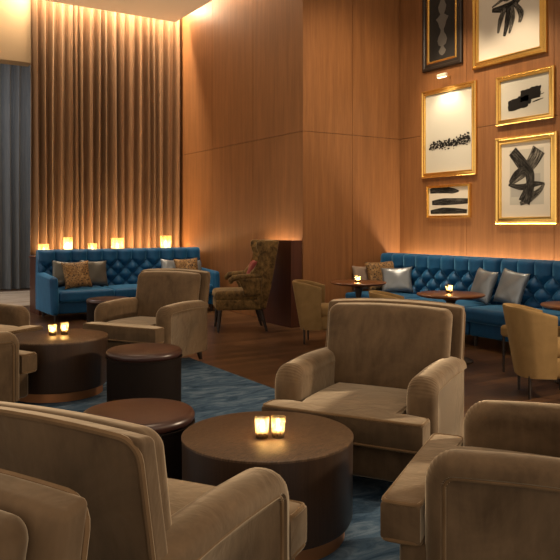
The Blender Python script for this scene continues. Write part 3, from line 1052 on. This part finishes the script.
def art_band(bm, uvl, w, h):
    quad(bm, -w / 2 + .055, w / 2 - .055, .055, h - .055, -.0145, 0)
    rnd = random.Random(4)
    for k in range(420):
        x = rnd.uniform(-.36, .40)
        base = .42 + .085 * (x + .4) / .8
        z = base + rnd.gauss(0, .030) + (.02 if x < -.1 else 0)
        r = rnd.uniform(.004, .012)
        blob(bm, x, z, r * rnd.uniform(.8, 2.0), r, -.0150 - .00001 * k, 1, k, 7, .4)

def art_blocks(bm, uvl, w, h):
    quad(bm, -w / 2 + .055, w / 2 - .055, .055, h - .055, -.0145, 0)
    rnd = random.Random(8)
    for (x0, x1, z0, z1, sk) in ((-.25, .06, .16, .30, .03), (-.06, .24, .255, .40, .03), (-.10, .10, .20, .33, .02)):
        P = []
        for (a, b) in (((x0, z0), (x1, z0 + sk)), ((x1, z0 + sk), (x1, z1 + sk)), ((x1, z1 + sk), (x0, z1)), ((x0, z1), (x0, z0))):
            for k in range(9):
                f = k / 9
                P.append(bm.verts.new((a[0] + (b[0] - a[0]) * f + rnd.uniform(-.008, .008), -.0150 - sk * .01, a[1] + (b[1] - a[1]) * f + rnd.uniform(-.008, .008))))
        bm.faces.new(P).material_index = 1
    stroke(bm, uvl, [(.12, .235), (.20, .25), (.28, .262)], [.012, .018, .006], -.0151, 2)
    stroke(bm, uvl, [(.15, .30), (.22, .31), (.29, .325)], [.008, .014, .006], -.0151, 2)

def art_cross(bm, uvl, w, h):
    quad(bm, -w / 2 + .09, w / 2 - .09, .09, h - .09, -.0145, 0)
    quad(bm, -.24, .27, .24, .93, -.0147, 4)
    quad(bm, -.22, -.06, .34, .48, -.0149, 5); quad(bm, .08, .22, .50, .62, -.0149, 5)
    y = -.0152
    for i, (pts, wd, m) in enumerate((
        ([(.20, .91), (.10, .76), (-.06, .62), (-.24, .50)], [.20, .17, .12, .03], 3),
        ([(-.20, .92), (-.06, .76), (.06, .62), (.07, .46)], [.14, .16, .14, .10], 2),
        ([(-.26, .50), (-.06, .46), (.14, .49), (.28, .49)], [.03, .08, .07, .02], 2),
        ([(-.24, .52), (-.14, .62), (.0, .70)], [.04, .10, .08], 2),
        ([(.28, .49), (.20, .40), (.06, .32), (-.08, .25)], [.02, .07, .11, .04], 3),
        ([(.08, .52), (.05, .42), (-.02, .27)], [.12, .15, .18], 2))):
        stroke(bm, uvl, pts, wd, y - .0004 * i, m)

def art_strokes(bm, uvl, w, h):
    quad(bm, -w / 2 + .03, w / 2 - .03, .03, h - .03, -.0145, 0)
    stroke(bm, uvl, [(-.36, .385), (-.15, .395), (.08, .375), (.20, .365)], [.07, .10, .08, .01], -.0150, 1)
    stroke(bm, uvl, [(-.32, .215), (-.1, .225), (.12, .225), (.36, .225)], [.06, .10, .09, .07], -.0152, 1)
    stroke(bm, uvl, [(-.35, .085), (-.1, .10), (.12, .095), (.34, .085)], [.05, .09, .08, .05], -.0154, 1)
    stroke(bm, uvl, [(-.05, .25), (.1, .25), (.30, .245)], [.01, .02, .01], -.0156, 2)

picture('black framed dark picture with a pale ornate baluster figure, top left of the wall', 7.62, 6.86, 3.63, 4.88, .13, 'black_frame', 0, 'black_paper', art_baluster, 'gold', ['black_paper', 'stipple'])
picture('largest gold framed picture at top right with a loose black ink sketch', 6.67, 5.505, 3.49, 4.95, .10, 'gold', 0, 'paper', art_sketch, 'gold', ['paper', 'ink_solid', 'ink_wet', 'ink_dry'])
picture('tall gold framed grey picture with a speckled black band across it', 7.64, 6.61, 2.09, 3.35, .075, 'gold', 0, 'grey_paper', art_band, 'gold', ['grey_paper', 'ink_solid'])
picture('gold framed picture with a solid black block shape in the middle', 6.27, 5.40, 2.69, 3.32, .07, 'gold', 0, 'paper', art_blocks, 'gold', ['grey_paper', 'ink_solid', 'ink_wet'])
picture('gold framed picture with crossing broad black brush strokes, lowest on the right', 6.28, 5.36, 1.425, 2.53, .09, 'gold', 0, 'paper', art_cross, 'gold', ['paper', 'ink_solid', 'ink_wet', 'ink_dry', 'grey_paper', 'grey_wash'])
picture('small thin framed picture of three horizontal black brush strokes', 7.53, 6.71, 1.515, 1.976, .035, 'gold', 0, 'paper', art_strokes, 'gold', ['paper', 'ink_wet', 'ink_dry'])

t = thing('picture_light', 'small white lit picture lamp on the wall above the tall grey picture', 'lamp', (XF, 7.10, 3.45), r90)
bm = bmesh.new(); tube(bm, [(0, 0, .03), (0, -.08, .06), (0, -.15, .055)], .008, 8)
mesh_obj('arm', bm, 'brass', t)
bm = bmesh.new(); rbox(bm, (0, -.16, .035), (.17, .05, .05), .014, mid=3)
mesh_obj('shade', bm, 'paper', t)
bm = bmesh.new(); box(bm, -.075, .075, -.178, -.142, .006, .0095)
mesh_obj('lens', bm, 'lamp_lens', t)

# ------------------------------------------------------------------ lights
def area(name, loc, sx, sy, power, col, direction, spread=PI):
    l = bpy.data.lights.new(name, 'AREA'); l.shape = 'RECTANGLE'; l.size = sx; l.size_y = sy
    l.energy = power; l.color = col; l.spread = spread
    o = bpy.data.objects.new(name, l); COL.objects.link(o); o.location = loc
    o.rotation_euler = (PI if direction[2] > 0 else 0, 0, 0)
    return o
def spot(name, loc, target, power, col, angle, blend=.6, r=.06):
    l = bpy.data.lights.new(name, 'SPOT'); l.energy = power; l.color = col; l.spot_size = math.radians(angle)
    l.spot_blend = blend; l.shadow_soft_size = r
    o = bpy.data.objects.new(name, l); COL.objects.link(o); o.location = loc
    o.rotation_euler = (Vector(target) - Vector(loc)).to_track_quat('-Z', 'Y').to_euler()
    return o
WARM = (1, .78, .54); AMB = (1, .66, .34)
# cove strips: above the curtain, above the left wall, behind sofa, partition and banquettes
area('cove_curtain', ((2.5 + XW) / 2, 11.97, 5.42), XW - 2.6, .10, 105, WARM, (0, .10, -1))
area('cove_soffit', (-.6, 12.05, 5.42), 6.0, .10, 5, WARM, (0, .10, -1))
area('cove_left_wall', (XW - .13, 10.1, 5.42), .10, 3.8, 24, WARM, (.10, 0, -1))
area('cove_ledge', (4.1, 11.93, .925), 2.7, .05, 26, AMB, (0, .15, 1))
area('cove_partition', (5.475, 8.62, 1.0), .07, .85, 8, WARM, (.1, 0, 1))
area('cove_banquette', (7.215, 5.9, .80), .10, 4.3, 30, WARM, (.05, 0, 1))
spot('picture_spot', (7.12, 7.10, 3.43), (7.27, 7.12, 2.2), 16, (1, .84, .6), 120, .8, .03)
# ceiling downlights
for (x, y, tx, ty, p, a) in (
    (2.3, 3.0, 2.3, 3.1, 420, 60), (1.2, 2.6, 1.0, 2.4, 260, 60), (2.2, 1.4, 2.1, 1.8, 260, 60),
    (2.0, 6.2, 2.2, 6.6, 420, 60), (.9, 6.4, .8, 6.2, 260, 60), (3.9, 9.6, 4.0, 10.8, 900, 62),
    (6.1, 7.2, 6.5, 7.2, 420, 55), (6.1, 5.5, 6.5, 5.5, 420, 55), (5.2, 3.8, 5.2, 3.9, 260, 55),
    (4.5, 8.2, 4.7, 8.5, 420, 50)):
    spot('downlight', (x, y, 5.05), (tx, ty, 0), p * .16, WARM, a, .7, .10)
for (y, p) in ((6.9, 150), (5.9, 150)):
    spot('wall_washer', (5.9, y, 5.05), (7.27, y, 2.6), p, WARM, 55, .7, .06)
spot('side_key', (7.0, .8, 2.2), (1.6, 4.4, .45), 480, WARM, 75, .8, .12)  # added key light, no fixture; brightens the armchairs' right-hand sides
spot('wall_washer', (5.0, 6.0, 5.05), (6.4, 8.14, 2.6), 230, WARM, 75, .9, .1)
spot('wall_washer', (3.6, 9.2, 5.05), (5.53, 9.9, 2.6), 20, WARM, 75, .9, .1)

area('slate_curtain_fill', (1.0, 14.2, 5.45), 8, .6, 90, (.95, .95, 1), (0, .25, -1))  # added cool fill, unseen source, keeps the slate curtain from going black
w = bpy.data.worlds.new('lobby'); S.world = w; w.use_nodes = True
bg = w.node_tree.nodes['Background']
bg.inputs['Color'].default_value = (1, .82, .64, 1)
bg.inputs['Strength'].default_value = .62

# ------------------------------------------------------------------ camera
cd = bpy.data.cameras.new('camera'); co = bpy.data.objects.new('camera', cd); COL.objects.link(co)
cd.sensor_width = 36; cd.lens = 710 / 560 * 36
cd.shift_y = -54 / 560
cd.clip_start = .05
co.location = (0, 0, 1.4); co.rotation_euler = (PI / 2, 0, -math.atan2(.535, .845))
S.camera = co
S.view_settings.view_transform = 'Standard'
S.view_settings.look = 'None'
S.view_settings.gamma = 1
S.view_settings.use_curve_mapping = False
S.view_settings.exposure = 1.03
